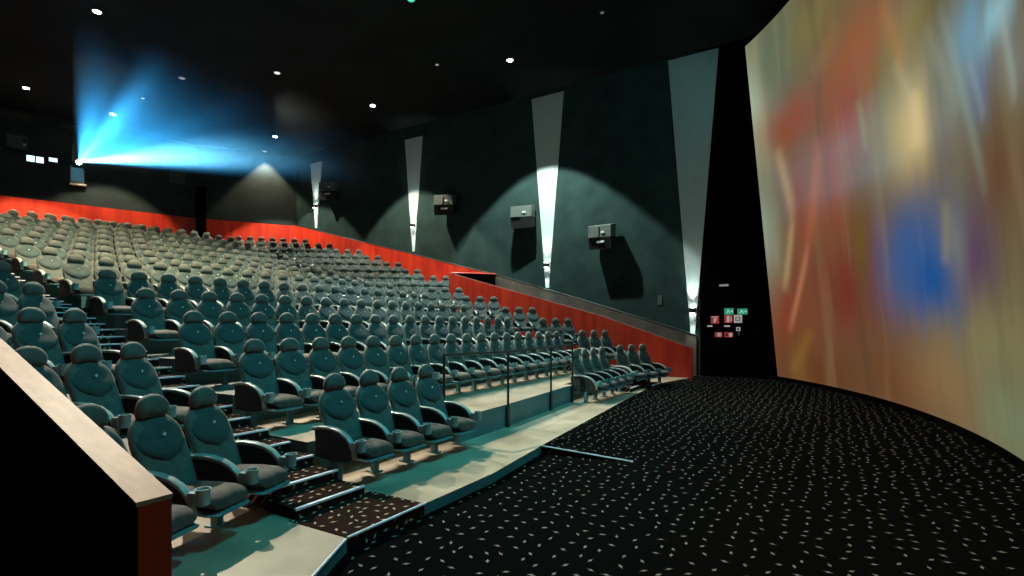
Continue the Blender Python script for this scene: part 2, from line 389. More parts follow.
def star_bm():
    bm = bmesh.new(); v = []
    for i in range(8):
        r = .018 if i % 2 == 0 else .008; t = math.pi * i / 4; v.append((r * math.cos(t), -.128, .835 + r * math.sin(t)))
    loft(bm, [v, [(x, y + .012, z) for x, y, z in v]]); return bm
CP = chair_parts(); MESH = {}
def keep(name, bm, m, smooth=True):
    me = bpy.data.meshes.new(name); bmesh.ops.recalc_face_normals(bm, faces=bm.faces[:]); bm.to_mesh(me); bm.free()
    if smooth:
        for p in me.polygons: p.use_smooth = True
        try: me.set_sharp_from_angle(angle=R_(48))
        except Exception: pass
    me.materials.append(M_[m]); MESH[name] = me; return me
for nme, (bm_, m_) in CP.items(): keep(nme, bm_, m_)
for s_, sn in ((1, ''), (-1, '_l')):
    keep('armrest' + sn, arm_band(s_), 'plastic'); keep('arm_panel' + sn, arm_panel(s_), 'panel', False)
    keep('cup_holder' + sn, cup(s_), 'cup'); keep('leg' + sn, legs(s_), 'steel', False)
keep('beam', B(-.268, .268, -.43, -.35, .215, .265, bev=.006), 'steel', False)
keep('emblem', star_bm(), 'star', False)
def make_chair(left_end, detail):
    root = empty('cinema_chair')
    ks = ['backrest', 'upper_pad', 'headrest', 'seat_cushion', 'seat_pan', 'armrest', 'cup_holder', 'emblem']
    if detail: ks += ['arm_panel', 'leg', 'beam']
    else: ks += ['arm_panel']
    if left_end: ks += ['armrest_l', 'arm_panel_l', 'cup_holder_l'] + (['leg_l'] if detail else [])
    if not detail: ks += ['leg']
    for k_ in ks:
        o = bpy.data.objects.new(k_[:-2] if k_.endswith('_l') else k_, MESH[k_]); COL.objects.link(o); o.parent = root
        if k_.startswith('cup_holder'): o.parent = root
    return root
PROTO = {}
def place_chair(loc, rz, left_end, detail, label, group):
    key = (left_end, detail)
    if key not in PROTO:
        root = make_chair(left_end, detail); PROTO[key] = root
    else:
        src = PROTO[key]; root = src.copy(); COL.objects.link(root)
        for ch in src.children:
            c = ch.copy(); c.parent = root; COL.objects.link(c)
    root.location = loc; root.rotation_euler = (0, 0, rz); root['label'] = label; root['category'] = 'chair'; root['group'] = group
    return root
ORD = 'zeroth first second third fourth fifth sixth seventh eighth ninth tenth eleventh twelfth thirteenth fourteenth fifteenth sixteenth seventeenth eighteenth'.split()
for k in range(1, 15):
    idx = list(range(18)) if k > 1 else [0, 1, 2, 3, 12.54, 13.54, 14.54, 15.54]
    cnt = 0
    for j, i in enumerate(idx):
        if k >= 10 and i < 1: continue            # outside the frame
        x, y, a = seat_xy(k, i); left = (j == 0) or (k == 1 and j == 4)
        if k == 1:
            lab = 'front-row teal cinema chair, %s %s of the handrail' % (('leftmost beside the aisle,', 'second from the aisle,', 'third from the aisle,', 'last before the gap,')[j] if j < 4 else ('first after the gap,', 'second after the gap,', 'third after the gap,', 'last in the group,')[j - 4], 'left' if j < 4 else 'right')
            grp = 'front row seats of the centre block'
        else:
            lab = 'teal cinema chair, %s from the left aisle, %s row of the centre block' % (ORD[j + 1], ORD[k])
            grp = 'seats of the centre block'
        if k == 2: lab = 'teal cinema chair, %s from the left aisle, row just behind the handrail' % ORD[j + 1]
        place_chair((x, y, FL[k - 1]), -a, left, k <= 3, lab, grp)
for k in WING_R:
    u0, v0, t, f, n, rz = wing_frame(k, 1)
    for j in range(n):
        x, y = u0 + t[0] * PITCH * j, v0 + t[1] * PITCH * j
        if x > UR - .35: continue
        place_chair((x, y, FL[k - 1]), rz, j == 0, k <= 3, 'teal cinema chair in the right wing, %s from the right aisle, %s row up' % (ORD[j + 1], ORD[k]), 'seats of the right wing')
for k in WING_L:
    u0, v0, t, f, n, rz = wing_frame(k, -1)
    for j in range(n):
        x, y = u0 + t[0] * PITCH * j, v0 + t[1] * PITCH * j
        if x < -2.58: continue
        place_chair((x, y, FL[k - 1]), rz, j == n - 1, k <= 3, 'teal cinema chair in the left wing, %s from the left aisle steps, %s row up' % (ORD[j + 1], ORD[k]), 'seats of the left wing')

# ------------------------------------------------------------------ handrail in front of row two
rail = empty('handrail', (2.0, -.39, 0)); rail['label'] = 'dark metal handrail with thin posts in front of the second row'; rail['category'] = 'railing'
RP = [(1.985, -.04), (3.31, -.345), (5.20, -.185), (6.4, -.10)]
bm = bmesh.new(); tube(bm, [(x - 2, y + .39, 1.27) for x, y in RP], .022, 8); link('top_rail', bm, 'rail', rail, True)
for x, y in RP:
    bm = bmesh.new(); tube(bm, [(x - 2, y + .39, .378 if x < 2 else 0.0), (x - 2, y + .39, 1.262)], .021, 8); box(bm, x - 2 - .035, x - 2 + .035, y + .39 - .02, y + .39 + .03, .378 if x < 2 else .0, .40 if x < 2 else .34); link('post', bm, 'rail', rail, False)

# ================================================================== SCREEN
RS, PM = 17.2, .654
def surf(ph, t, off=0):
    return ((CU + RS * math.sin(ph) - .7 * t * math.sin(ph) / math.sin(PM)) , -7.05 + RS * (1 - math.cos(ph)) + .9 * t - off, .0 + 10.8 * t)
bm = bmesh.new(); uv = bm.loops.layers.uv.new('UVMap'); NX, NY = 60, 12; P0 = -.36
g = [[bm.verts.new(surf(P0 + (PM - P0) * i / NX, j / NY)) for j in range(NY + 1)] for i in range(NX + 1)]
g2 = [[bm.verts.new(surf(P0 + (PM - P0) * i / NX, j / NY, .05)) for j in (0, NY)] for i in range(NX + 1)]
for i in range(NX):
    for j in range(NY):
        fc = bm.faces.new((g[i][j], g[i][j + 1], g[i + 1][j + 1], g[i + 1][j]))
        for lp in fc.loops:
            for a_ in (0, 1):
                for b_ in (0, 1):
                    if lp.vert is g[i + a_][j + b_]: lp[uv].uv = (P0 + (PM - P0) * (i + a_) / NX, (j + b_) / NY)
    bm.faces.new((g2[i][0], g2[i + 1][0], g2[i + 1][1], g2[i][1])); bm.faces.new((g[i][0], g[i + 1][0], g2[i + 1][0], g2[i][0])); bm.faces.new((g[i][NY], g2[i][1], g2[i + 1][1], g[i + 1][NY]))
BL = [(0.645, 0.7959, 0.055, 0.19, (180, 198, 168)), (0.642, 0.4128, 0.0344, 0.1532, (150, 165, 140)), (0.548, 0.9052, 0.0775, 0.1249, (100, 118, 95)), (0.4452, 0.8956, 0.0801, 0.0788, (128, 118, 72)), (0.3132, 0.7178, 0.124, 0.1114, (160, 95, 58)), (0.5331, 0.701, 0.1006, 0.0753, (150, 78, 52)), (0.3653, 0.6056, 0.0827, 0.094, (152, 80, 58)), (0.4355, 0.4803, 0.0626, 0.1613, (150, 84, 58)), (0.5349, 0.4663, 0.0477, 0.1564, (145, 80, 55)), (0.4121, 0.2393, 0.155, 0.17, (120, 48, 33)), (0.5949, 0.1433, 0.0734, 0.1741, (140, 52, 38)), (0.5307, 0.02, 0.19, 0.11, (104, 58, 32)), (0.583, 0.0246, 0.0428, 0.1451, (120, 85, 45)), (0.2673, 0.5668, 0.053, 0.1061, (120, 115, 65)), (0.1926, 0.4958, 0.077, 0.1038, (216, 184, 104)), (0.1958, 0.6436, 0.0674, 0.0764, (140, 130, 78)), (0.1037, 0.542, 0.0555, 0.1041, (110, 100, 62)), (0.0325, 0.5302, 0.0503, 0.0565, (110, 150, 165)), (-0.0428, 0.4906, 0.0617, 0.0297, (145, 192, 200)), (0.0247, 0.4461, 0.0423, 0.0505, (105, 112, 125)), (-0.0751, 0.4192, 0.0415, 0.0411, (125, 125, 112)), (0.1052, 0.4113, 0.0399, 0.0673, (120, 110, 85)), (-0.0052, 0.3255, 0.0739, 0.0753, (108, 76, 52)), (0.253, 0.2881, 0.0676, 0.0981, (62, 92, 140)), (0.2046, 0.2563, 0.112, 0.118, (58, 96, 152)), (0.1869, 0.2203, 0.0505, 0.0558, (8, 82, 150)), (0.0708, 0.2436, 0.0536, 0.0723, (95, 68, 95)), (0.1216, 0.2848, 0.0248, 0.0574, (115, 120, 120)), (0.2993, 0.0503, 0.105, 0.1016, (108, 66, 38)), (0.1756, 0.0704, 0.1136, 0.0833, (140, 108, 70)), (0.0409, 0.1284, 0.1338, 0.0587, (130, 124, 84)), (0.0287, 0.0329, 0.0943, 0.0643, (122, 132, 100)), (0.3731, 0.3233, 0.0249, 0.1299, (105, 80, 40))]
STREAKS = [(10.09, 7.06, 9.64, 4.98, 0.102, (215, 185, 135)), (9.64, 4.98, 10.45, 2.8, 0.076, (215, 185, 135)), (7.94, 6.63, 8.97, 3.99, 0.12, (196, 112, 78)), (8.97, 3.99, 10.34, 1.55, 0.063, (225, 150, 112)), (3.91, 6.83, 2.98, 4.8, 0.087, (200, 180, 130)), (1.68, 6.59, 0.59, 3.54, 0.084, (150, 165, 140)), (2.43, 6.66, 1.37, 4.91, 0.106, (152, 150, 112)), (-0.93, 5.25, -1.13, 4.15, 0.086, (170, 188, 175)), (5.81, 6.82, 5.67, 5.63, 0.068, (150, 160, 100)), (3.15, 5.93, 3.43, 4.93, 0.128, (238, 206, 130)), (2.34, 3.77, 2.63, 2.73, 0.084, (165, 150, 105)), (4.34, 8.15, 3.51, 6.45, 0.109, (190, 125, 72)), (9.19, 1.56, 10.56, 0.22, 0.102, (150, 110, 50)), (0.7, 5.37, 0.3, 4.4, 0.062, (150, 160, 160)), (5.95, 5.26, 6.66, 3.28, 0.183, (120, 90, 50)), (6.39, 8.97, 7.92, 8.36, 0.137, (150, 120, 72))]
S = NT('film_picture'); tcs = S.n('ShaderNodeUVMap'); sp = S.n('ShaderNodeSeparateXYZ'); S.l(tcs.outputs[0], sp.inputs[0])
mp = S.n('ShaderNodeMapping'); mp.inputs['Scale'].default_value = (9, 1.4, 1); S.l(tcs.outputs[0], mp.inputs[0])
nz = S.n('ShaderNodeTexNoise'); nz.inputs['Scale'].default_value = 1.3; nz.inputs['Detail'].default_value = 2; S.l(mp.outputs[0], nz.inputs['Vector'])
X = S.math('ADD', sp.outputs[0], S.math('MULTIPLY', S.math('SUBTRACT', nz.outputs[0], .5), .07))
Y = S.math('ADD', sp.outputs[1], S.math('MULTIPLY', S.math('SUBTRACT', nz.outputs[0], .5), .10))
cur = srgb(112, 100, 70); X2 = S.math('ADD', sp.outputs[0], S.math('MULTIPLY', S.math('SUBTRACT', nz.outputs[0], .5), .012))
for (cx, cy, rx, ry, c) in BL:
    dx = S.math('DIVIDE', S.math('SUBTRACT', X, cx), rx * 1.15); dy = S.math('DIVIDE', S.math('SUBTRACT', Y, cy), ry * 1.15)
    d2 = S.math('ADD', S.math('MULTIPLY', dx, dx), S.math('MULTIPLY', dy, dy))
    cur = S.mix(S.math('MULTIPLY', S.math('POWER', 2.718, S.math('MULTIPLY', d2, -1.5)), .93), cur, srgb(*c))
# light streaks running down the picture
mp2 = S.n('ShaderNodeMapping'); mp2.inputs['Scale'].default_value = (17, 1.2, 1); mp2.inputs['Rotation'].default_value = (0, 0, .02)
cb = S.n('ShaderNodeCombineXYZ'); S.l(X, cb.inputs[0]); S.l(Y, cb.inputs[1]); S.l(cb.outputs[0], mp2.inputs[0])
n2 = S.n('ShaderNodeTexNoise'); n2.inputs['Scale'].default_value = 1.0; n2.inputs['Detail'].default_value = 3; S.l(mp2.outputs[0], n2.inputs['Vector'])
rg = S.n('ShaderNodeMapRange'); rg.inputs[1].default_value = .56; rg.inputs[2].default_value = .78; S.l(n2.outputs[0], rg.inputs[0])
cur = S.mix(S.math('MULTIPLY', rg.outputs[0], .22), cur, srgb(190, 170, 125))
rg2 = S.n('ShaderNodeMapRange'); rg2.inputs[1].default_value = .44; rg2.inputs[2].default_value = .25; S.l(n2.outputs[0], rg2.inputs[0])
cur = S.mix(S.math('MULTIPLY', rg2.outputs[0], .42), cur, srgb(70, 62, 48))
for (x0, y0, x1, y1, w_, c) in STREAKS:
    dx_, dy_ = x1 - x0, y1 - y0; ln = math.hypot(dx_, dy_); ex, ey = dx_ / ln, dy_ / ln
    mx = S.math('SUBTRACT', S.math('MULTIPLY', X2, RS), x0); my = S.math('SUBTRACT', S.math('MULTIPLY', sp.outputs[1], 10.8), y0)
    al = S.math('DIVIDE', S.math('ADD', S.math('MULTIPLY', mx, ex), S.math('MULTIPLY', my, ey)), ln)
    ac = S.math('DIVIDE', S.math('SUBTRACT', S.math('MULTIPLY', mx, ey), S.math('MULTIPLY', my, ex)), w_ * 2.3)
    ac = S.math('ADD', ac, S.math('MULTIPLY', S.math('MULTIPLY', al, S.math('SUBTRACT', al, 1)), .9))
    en = S.math('SUBTRACT', 1, S.math('POWER', S.math('MULTIPLY', S.math('SUBTRACT', al, .5), 1.8), 4), clamp=True)
    en = S.math('MULTIPLY', en, S.math('POWER', 2.718, S.math('MULTIPLY', S.math('MULTIPLY', ac, ac), -1.0)))
    cur = S.mix(S.math('MULTIPLY', en, .38), cur, srgb(*c))
S.b.inputs['Base Color'].default_value = (.003, .003, .003, 1); S.b.inputs['Roughness'].default_value = 1; S.b.inputs['Specular IOR Level'].default_value = 0
S.l(cur, S.b.inputs['Emission Color']); S.b.inputs['Emission Strength'].default_value = .85
scr = empty('cinema_screen', (CU, -7.05, CARPET)); scr['label'] = 'giant curved cinema screen showing a blurred red, yellow and blue picture'; scr['category'] = 'screen'
so = link('picture_surface', bm, S.m, scr, True); so.matrix_parent_inverse = Matrix.Translation((-CU, 7.05, -CARPET))
bm = bmesh.new(); r1 = []
for i in range(NX + 1):
    ph = P0 + (PM + .01 - P0) * i / NX; a_ = surf(ph, 0, .02); b_ = surf(ph, 0, .3)
    r1.append([(a_[0], a_[1], CARPET), (a_[0], a_[1] + .03, CARPET), (a_[0], a_[1] + .03, .015), (b_[0], b_[1], .015), (b_[0], b_[1], CARPET)])
loft(bm, r1); o = link('base_shadow_strip', bm, 'black', scr); o.matrix_parent_inverse = Matrix.Translation((-CU, 7.05, -CARPET))  # black strip put in for the shadow line at the screen's foot

# ================================================================== LIGHTS OF THE HALL, ADDED TEAL FILL
WARM = (1.0, .78, .50); TEAL = (.03, .62, .72); NEUT = (1.0, .90, .72)
def ceiling_light(u, v, label, power, color=WARM, cone=90, blend=.25, aim=None, r=.12, glow=30, lensc=(1, .98, .9, 1), soft=.12):
    root = empty('ceiling_light', (u, v, CEIL)); root['label'] = label; root['category'] = 'light'; root['group'] = 'ceiling downlights'
    bm = bmesh.new(); k = 20
    loft(bm, [[(rr * math.cos(2 * math.pi * j / k), rr * math.sin(2 * math.pi * j / k), z) for j in range(k)] for rr, z in ((r, 0), (r * 1.25, -.004), (r * 1.2, -.05), (r * .95, -.05), (r * .9, -.01))])
    link('trim_ring', bm, 'dgrey', root, True)
    bm = bmesh.new(); loft(bm, [[(rr * math.cos(2 * math.pi * j / k), rr * math.sin(2 * math.pi * j / k), z) for j in range(k)] for rr, z in ((r * .86, -.03), (r * .86, -.055), (r * .5, -.07))])
    link('lens', bm, emit('lamp_lens', lensc, glow), root, True)
    if power:
        L = bpy.data.lights.new('downlight', 'SPOT'); L.energy = power; L.color = color; L.spot_size = R_(cone); L.spot_blend = blend; L.shadow_soft_size = soft
        lo = bpy.data.objects.new('downlight_beam', L); COL.objects.link(lo); lo.parent = root; lo.location = (0, 0, -.12)
        if aim: lo.rotation_euler = (Vector(aim) - Vector((u, v, CEIL - .12))).to_track_quat('-Z', 'Y').to_euler()
    return root
# seen in the picture
ceiling_light(12.2, 5.1, 'bright round ceiling downlight nearest the middle light panel', 5600, (.85, 1, .92), 88, .10)
ceiling_light(12.4, 12.4, 'bright round ceiling downlight left of the second light panel', 4200, NEUT, 84, .12)
ceiling_light(12.5, 19.6, 'small ceiling downlight nearest the rear right corner', 2600, NEUT, 84, .12)
ceiling_light(8.32, 13.3, 'round ceiling downlight high over the middle seats', 12500, NEUT, 44, .45, glow=1.2, soft=.06, aim=(6.2, .6, 0))
ceiling_light(6.62, 16.9, 'dim round ceiling downlight left of the one over the middle seats', 0, glow=.3)
ceiling_light(6.8, 23.4, 'bright ceiling downlight inside the projector beam above the port', 2000, WARM, 84, .2)
ceiling_light(2.95, 14.5, 'bright ceiling downlight at the upper left, the highest one', 2200, WARM, 80, .3, glow=40)
ceiling_light(3.72, 23.3, 'bright ceiling downlight at the far left above the vent grille', 4500, WARM, 84, .2)
ceiling_light(6.7, 20.3, 'tiny ceiling downlight between the beam and the high lamp', 0, glow=.8, r=.07)
ceiling_light(11.05, 7.6, 'tiny dim ceiling downlight left of the middle light panel', 0, glow=.3, r=.07)
ceiling_light(11.2, 1.1, 'tiny dim ceiling downlight above the front light panel', 0, glow=.12, r=.07)
ceiling_light(13.6, 22.2, 'dim ceiling downlight low over the rear right corner', 900, WARM, 84, .25, glow=.4)
ceiling_light(7.6, 5.75, 'teal tinted ceiling downlight at the top edge of the view', 150, (.15, 1, .8), 90, .5, glow=.8, lensc=(.1, 1, .7, 1))
# over the seats, above the view
ceiling_light(2.8, 10.2, 'warm ceiling downlight over the sixth row left of the middle', 11500, NEUT, 54, .4, soft=.06, aim=(2.6, .6, 0))
ceiling_light(-1.4, 9.4, 'warm ceiling downlight over the left aisle', 1500, NEUT, 50, .4, soft=.06, aim=(-1.6, .7, 0))
ceiling_light(1.8, 6.3, 'warm ceiling downlight lighting the middle rows from in front', 15000, WARM, 76, .6, aim=(2.6, 13.5, 3))
for i, u in enumerate((0.5, 5.0, 9.5)):  # added unseen teal fill spots for screen glow and panel tint
    ceiling_light(u, -4.9, 'unseen teal fill spot added above the foot of the screen, %s of three' % ('nearest the left corridor', 'middle one', 'nearest the right wall')[i], (3600, 2700, 420)[i], TEAL, 84, .6, aim=((1, 4.5, .5), (5.5, 4.5, .5), (15.2, 4, 7))[i], lensc=(.2, .9, 1, 1), soft=.8)

# ------------------------------------------------------------------ tapered light panels with their sconces, right wall
def light_panel(v, ztop, wtop, zgap, zbot, label, lab2, pw):
    t = UR - .025
    root = empty('wall_light_panel', (UR, v, zbot)); root['label'] = label; root['category'] = 'wall panel'; root['group'] = 'tapered light panels on the right wall'
    wb = .075
    bm = bmesh.new(); a = [(-.03, -wtop / 2, ztop - zbot), (-.03, wtop / 2, ztop - zbot), (-.03, wb, 0), (-.03, -wb, 0)]
    loft(bm, [a, [(0, y, z) for _, y, z in a]]); link('white_wedge', bm, 'wedge', root)
    s = empty('wall_sconce', (UR - .03, v, zgap)); s['label'] = lab2; s['category'] = 'light'; s['group'] = 'up and down sconces on the light panels'
    bm = bmesh.new(); box(bm, -.18, 0, -.10, .10, -.09, .09, bev=.012); link('lamp_body', bm, 'spkd', s)
    for sg, nm in ((1, 'upper_lens'), (-1, 'lower_lens')):
        bm = bmesh.new(); box(bm, -.16, -.03, -.08, .08, sg * .091, sg * .095); link(nm, bm, emit('sconce_lens', (.9, 1, .95, 1), 20), s)
        L = bpy.data.lights.new('sconce_spot', 'SPOT'); L.energy = pw * (1.0 if sg > 0 else .5); L.color = (.85, 1, .92); L.spot_size = R_(52 if sg > 0 else 40); L.spot_blend = 1; L.shadow_soft_size = .04
        lo = bpy.data.objects.new('sconce_beam', L); COL.objects.link(lo); lo.parent = s; lo.location = (-.16, 0, sg * .15)
        lo.rotation_euler = (Vector((.10, 0, sg * 1.0))).to_track_quat('-Z', 'Y').to_euler()
    return root
light_panel(-.77, 11.40, 1.75, 2.22, 1.36, 'tall white tapered light panel on the side wall nearest the screen', 'dark sconce on the light panel nearest the screen', 260)
light_panel(5.10, 11.28, 1.50, 4.18, 3.24, 'tall white tapered light panel between two grey wall speakers', 'dark sconce on the light panel between the speakers', 260)
light_panel(12.50, 10.88, 1.15, 6.57, 5.30, 'white tapered light panel left of the speaker with the white tag', 'dark sconce on the second light panel from the rear', 220)
light_panel(19.80, 10.85, 1.0, 8.36, 7.16, 'short white tapered light panel nearest the rear corner', 'dark sconce on the light panel nearest the rear corner', 180)

# ------------------------------------------------------------------ wall speakers
def speaker(v, z, label, s=1.0, yaw=0, tag=True):
    root = empty('wall_speaker', (UR, v, z)); root['label'] = label; root['category'] = 'speaker'; root['group'] = 'wall speakers on the right wall'
    w = .46 * s
    bm = bmesh.new(); box(bm, -.10, 0, -.12, .12, -.10, .22); box(bm, -.24, -.08, -.05, .05, 0, .10); link('wall_bracket', bm, 'spkd', root)
    rot = Matrix.Rotation(yaw, 4, 'Z')
    bm = bmesh.new(); f = [(-.22, .42), (-.74, .30), (-.76, -.16), (-.22, -.08)]
    loft(bm, [[(x, -w, zz) for x, zz in f], [(x, w, zz) for x, zz in f]]); bmesh.ops.bevel(bm, geom=bm.edges[:], offset=.012, segments=1, affect='EDGES'); bm.transform(rot); link('cabinet', bm, 'spk', root)
    bm = bmesh.new(); f = [(-.765, .275), (-.785, .28), (-.805, -.15), (-.785, -.155)]
    loft(bm, [[(x, .02, zz) for x, zz in f], [(x, w - .03, zz) for x, zz in f]]); bm.transform(rot); link('front_panel', bm, 'spk', root)
    bm = bmesh.new(); f = [(-.22, -.082), (-.77, -.165), (-.66, -.60), (-.20, -.42)]
    loft(bm, [[(x, -w * .98, zz) for x, zz in f], [(x, w * .98, zz) for x, zz in f]]); bm.transform(rot); link('grille', bm, 'spkd', root)
    bm = bmesh.new(); box(bm, -.80, -.785, -w * .45, -w * .15, -.0, .06); bm.transform(rot); link('badge', bm, 'white', root)
    if tag: bm = bmesh.new(); box(bm, -.74, -.725, -.18, .12, -.36, -.28); bm.transform(rot); link('label_plate', bm, 'white', root)
    return root
speaker(2.50, 5.18, 'grey wall speaker nearest the screen, casting a shadow to its right', 1.0, 0, True)
speaker(6.12, 6.33, 'grey and black wall speaker left of the middle light panel', 1.0, R_(12), False)
speaker(10.35, 7.33, 'smaller looking grey wall speaker with a white tag beneath', 1.0, R_(20), True)
speaker(18.4, 9.05, 'black wall speaker partly covering the rearmost light panel', 1.0, R_(25), True)

# ------------------------------------------------------------------ signs on the dark end of the right wall
def sign(name, v, z, w, h, label, base, marks, cat='sign'):
    root = empty(name, (UR, v, z)); root['label'] = label; root['category'] = cat
    bm = bmesh.new(); box(bm, -.025, 0, -w / 2, w / 2, -h / 2, h / 2, bev=.004); link('plate', bm, base, root)
    if marks:
        for nm, m, rects in marks:
            bm = bmesh.new()
            for (y0, y1, z0, z1) in rects: box(bm, -.031, -.024, y0 * w, y1 * w, z0 * h, z1 * h)
            link(nm, bm, m, root)
M_['green_lit'] = emit('green_exit_glow', (.03, .75, .42, 1), .35); M_['white_lit'] = emit('white_exit_glow', (.7, 1, .85, 1), .55)
M_['sign_white'] = emit('weak_glow_white', (.95, .92, .85, 1), .35); M_['sign_red'] = emit('weak_glow_red', (.75, .08, .07, 1), .35)  # plates, strips and boxes are given a weak glow of their own
man = [(.05, .12, .18, .34), (-.02, .16, .0, .16), (-.06, .02, -.14, .02), (.1, .22, -.2, -.02), (-.14, -.02, .06, .12), (-.12, -.04, -.34, -.14), (.2, .28, -.32, -.18)]
arrow = [(-.42, -.2, -.06, .06), (-.42, -.36, -.16, .16), (-.36, -.30, -.12, .12)]
sign('exit_sign', -1.98, 2.17, .30, .22, 'green exit sign with a running figure, left one of the pair', 'green_lit', [('running_figure', 'white_lit', man), ('arrow', 'white_lit', arrow)])
sign('exit_sign', -2.41, 2.16, .32, .20, 'green exit sign with a running figure, nearest the screen', 'green_lit', [('running_figure', 'white_lit', man), ('arrow', 'white_lit', arrow)])
ext = [(-.1, .12, -.36, .16), (-.04, .06, .16, .28), (-.22, -.02, .22, .28), (-.26, -.2, -.1, .26)]
sign('fire_sign', -1.52, 1.88, .27, .27, 'red sign with white pictogram furthest from the screen', 'sign_red', [('extinguisher_pictogram', 'sign_white', ext), ('text_line', 'sign_white', [(-.4, .4, .34, .42)])])
sign('fire_sign', -1.96, 1.91, .26, .27, 'red and white sign under the left exit sign', 'sign_red', [('white_column', 'sign_white', [(-.14, .18, -.42, .40), (-.42, -.3, -.3, .3)])])
sign('notice_sign', -2.27, 1.91, .26, .27, 'white sign with a dark ring under the right exit sign', 'sign_white', [('dark_ring', 'spkd', [(-.28, .28, .2, .28), (-.28, .28, -.28, -.2), (-.3, -.2, -.24, .24), (.2, .3, -.24, .24), (-.06, .06, -.06, .06)])])
sign('notice_sign', -1.82, 3.08, .34, .10, 'thin white sign high above the exit signs', 'booth', [('text_line', 'sign_white', [(-.42, -.2, -.3, .3), (-.14, .04, -.3, .3), (.1, .24, -.3, .3), (.3, .42, -.3, .3)])])
sign('notice_sign', -1.35, 1.66, .17, .05, 'tiny white strip sign left of the red sign', 'sign_white', None)
sign('notice_sign', -1.92, 1.66, .19, .05, 'tiny white strip sign under the red and white sign', 'sign_white', None)
sign('call_point', -2.28, 1.56, .13, .13, 'small square call point below the ringed sign', 'sign_white', [('button', 'spkd', [(-.25, .25, -.25, .25)])], 'switch')
sign('notice_sign', -2.30, 1.40, .06, .12, 'narrow pale tag below the call point', 'spk', None)
sign('control_box', -1.64, 1.36, .24, .17, 'low control box with pale window, left one', 'sign_red', [('window_strip', 'sign_white', [(-.36, .1, -.36, .36)]), ('gauge', 'spkd', [(-.3, -.1, -.2, .2)])], 'box')
sign('control_box', -1.97, 1.36, .28, .17, 'low control box with pale right half, right one', 'sign_red', [('window_strip', 'sign_white', [(-.42, -.05, -.36, .36)]), ('gauge', 'spkd', [(-.2, -.1, -.2, .2), (.1, .36, -.25, .25)])], 'box')
sign('wall_hook_plate', .41, 2.62, .16, .36, 'faint pale plate low on the wall left of the front panel', 'booth', None, 'plate')

# ------------------------------------------------------------------ projection booth wall
ra = math.atan2(24.6 - 26.8, 11.2 - 3.8)
def on_rear(s_, z, off=.0):   # s_: along the rear wall from (3.8, 26.8)
    d = Vector((math.cos(ra), math.sin(ra))); n = Vector((d.y, -d.x)); p = Vector((3.8, 26.8)) + d * s_ + n * off
    return (p.x, p.y, z)
def rear_thing(name, u, z, label, cat, kind=None):
    s_ = (u - 3.8) / math.cos(ra); r = empty(name, on_rear(s_, z), ra)
    if kind: r['kind'] = kind
    if label: r['label'] = label; r['category'] = cat
    return r
M_['portlit'] = emit('lit_booth_glass', (.55, .85, 1, 1), 2.2)
def window(name, u, z, w, h, bar):
    r = rear_thing(name, u, z, None, None, 'structure')
    bm = bmesh.new()
    for a in ((-w / 2 - .05, -w / 2, -h / 2, h / 2), (w / 2, w / 2 + .05, -h / 2, h / 2), (-w / 2 - .05, w / 2 + .05, h / 2, h / 2 + .05), (-w / 2 - .05, w / 2 + .05, -h / 2 - .05, -h / 2)): box(bm, a[0], a[1], -.06, 0, a[2], a[3])
    if bar: box(bm, -.02, .03, -.06, 0, -h / 2, h / 2)
    link('window_frame', bm, 'spkd', r)
    bm = bmesh.new(); box(bm, -w / 2, w / 2, -.03, -.01, -h / 2, h / 2); link('glass', bm, 'portlit', r)
window('window_1', 4.92, 9.36, .58, .28, True); window('window_2', 5.52, 9.46, .30, .18, False)
bm = bmesh.new(); r = rear_thing('projector_port', 6.36, 8.95, 'lit projection port with pale frame and sill under the beam source', 'window')
for a in ((-.26, -.21, -.4, .4), (.21, .26, -.4, .4), (-.26, .26, .35, .4), (-.26, .26, -.4, -.35)): box(bm, a[0], a[1], -.12, 0, a[2], a[3])
link('port_frame', bm, 'white', r)
bm = bmesh.new(); box(bm, -.21, .21, -.03, -.01, -.35, .35); link('port_glass', bm, emit('dim_port_glass', (.1, .3, .4, 1), .35), r)
bm = bmesh.new(); box(bm, -.28, .34, -.22, 0, -.55, -.47); link('port_sill', bm, 'white', r)
r = rear_thing('projector', 6.40, 9.46, 'glowing projector lens sending the blue beam towards the screen', 'projector')
bm = bmesh.new(); box(bm, -.26, .26, -.30, -.0, -.20, .20, bev=.02); link('lamp_house', bm, 'dgrey', r)
bm = bmesh.new(); k = 20
loft(bm, [[(rr * math.cos(2 * math.pi * j / k), y, rr * math.sin(2 * math.pi * j / k)) for j in range(k)] for rr, y in ((.13, -.28), (.13, -.42), (.11, -.42), (.10, -.34))]); link('lens_barrel', bm, 'dgrey', r, True)
bm = bmesh.new(); loft(bm, [[(rr * math.cos(2 * math.pi * j / k), y, rr * math.sin(2 * math.pi * j / k)) for j in range(k)] for rr, y in ((.105, -.36), (.09, -.43), (.04, -.455))]); link('lens_glass', bm, emit('projector_lens', (.75, .92, 1, 1), 60), r, True)
r = rear_thing('booth_cabinet', 4.34, 9.98, 'grey equipment cabinet beside the booth windows', 'cabinet')
bm = bmesh.new(); box(bm, -.34, .34, -.3, 0, -.28, .28, bev=.01); link('cabinet_body', bm, 'booth', r)
bm = bmesh.new(); box(bm, .20, .30, -.31, -.3, -.0, .16); link('cabinet_window', bm, 'spkd', r)
bm = bmesh.new(); box(bm, .20, .30, -.31, -.3, -.14, -.06); link('cabinet_switch', bm, 'white', r)
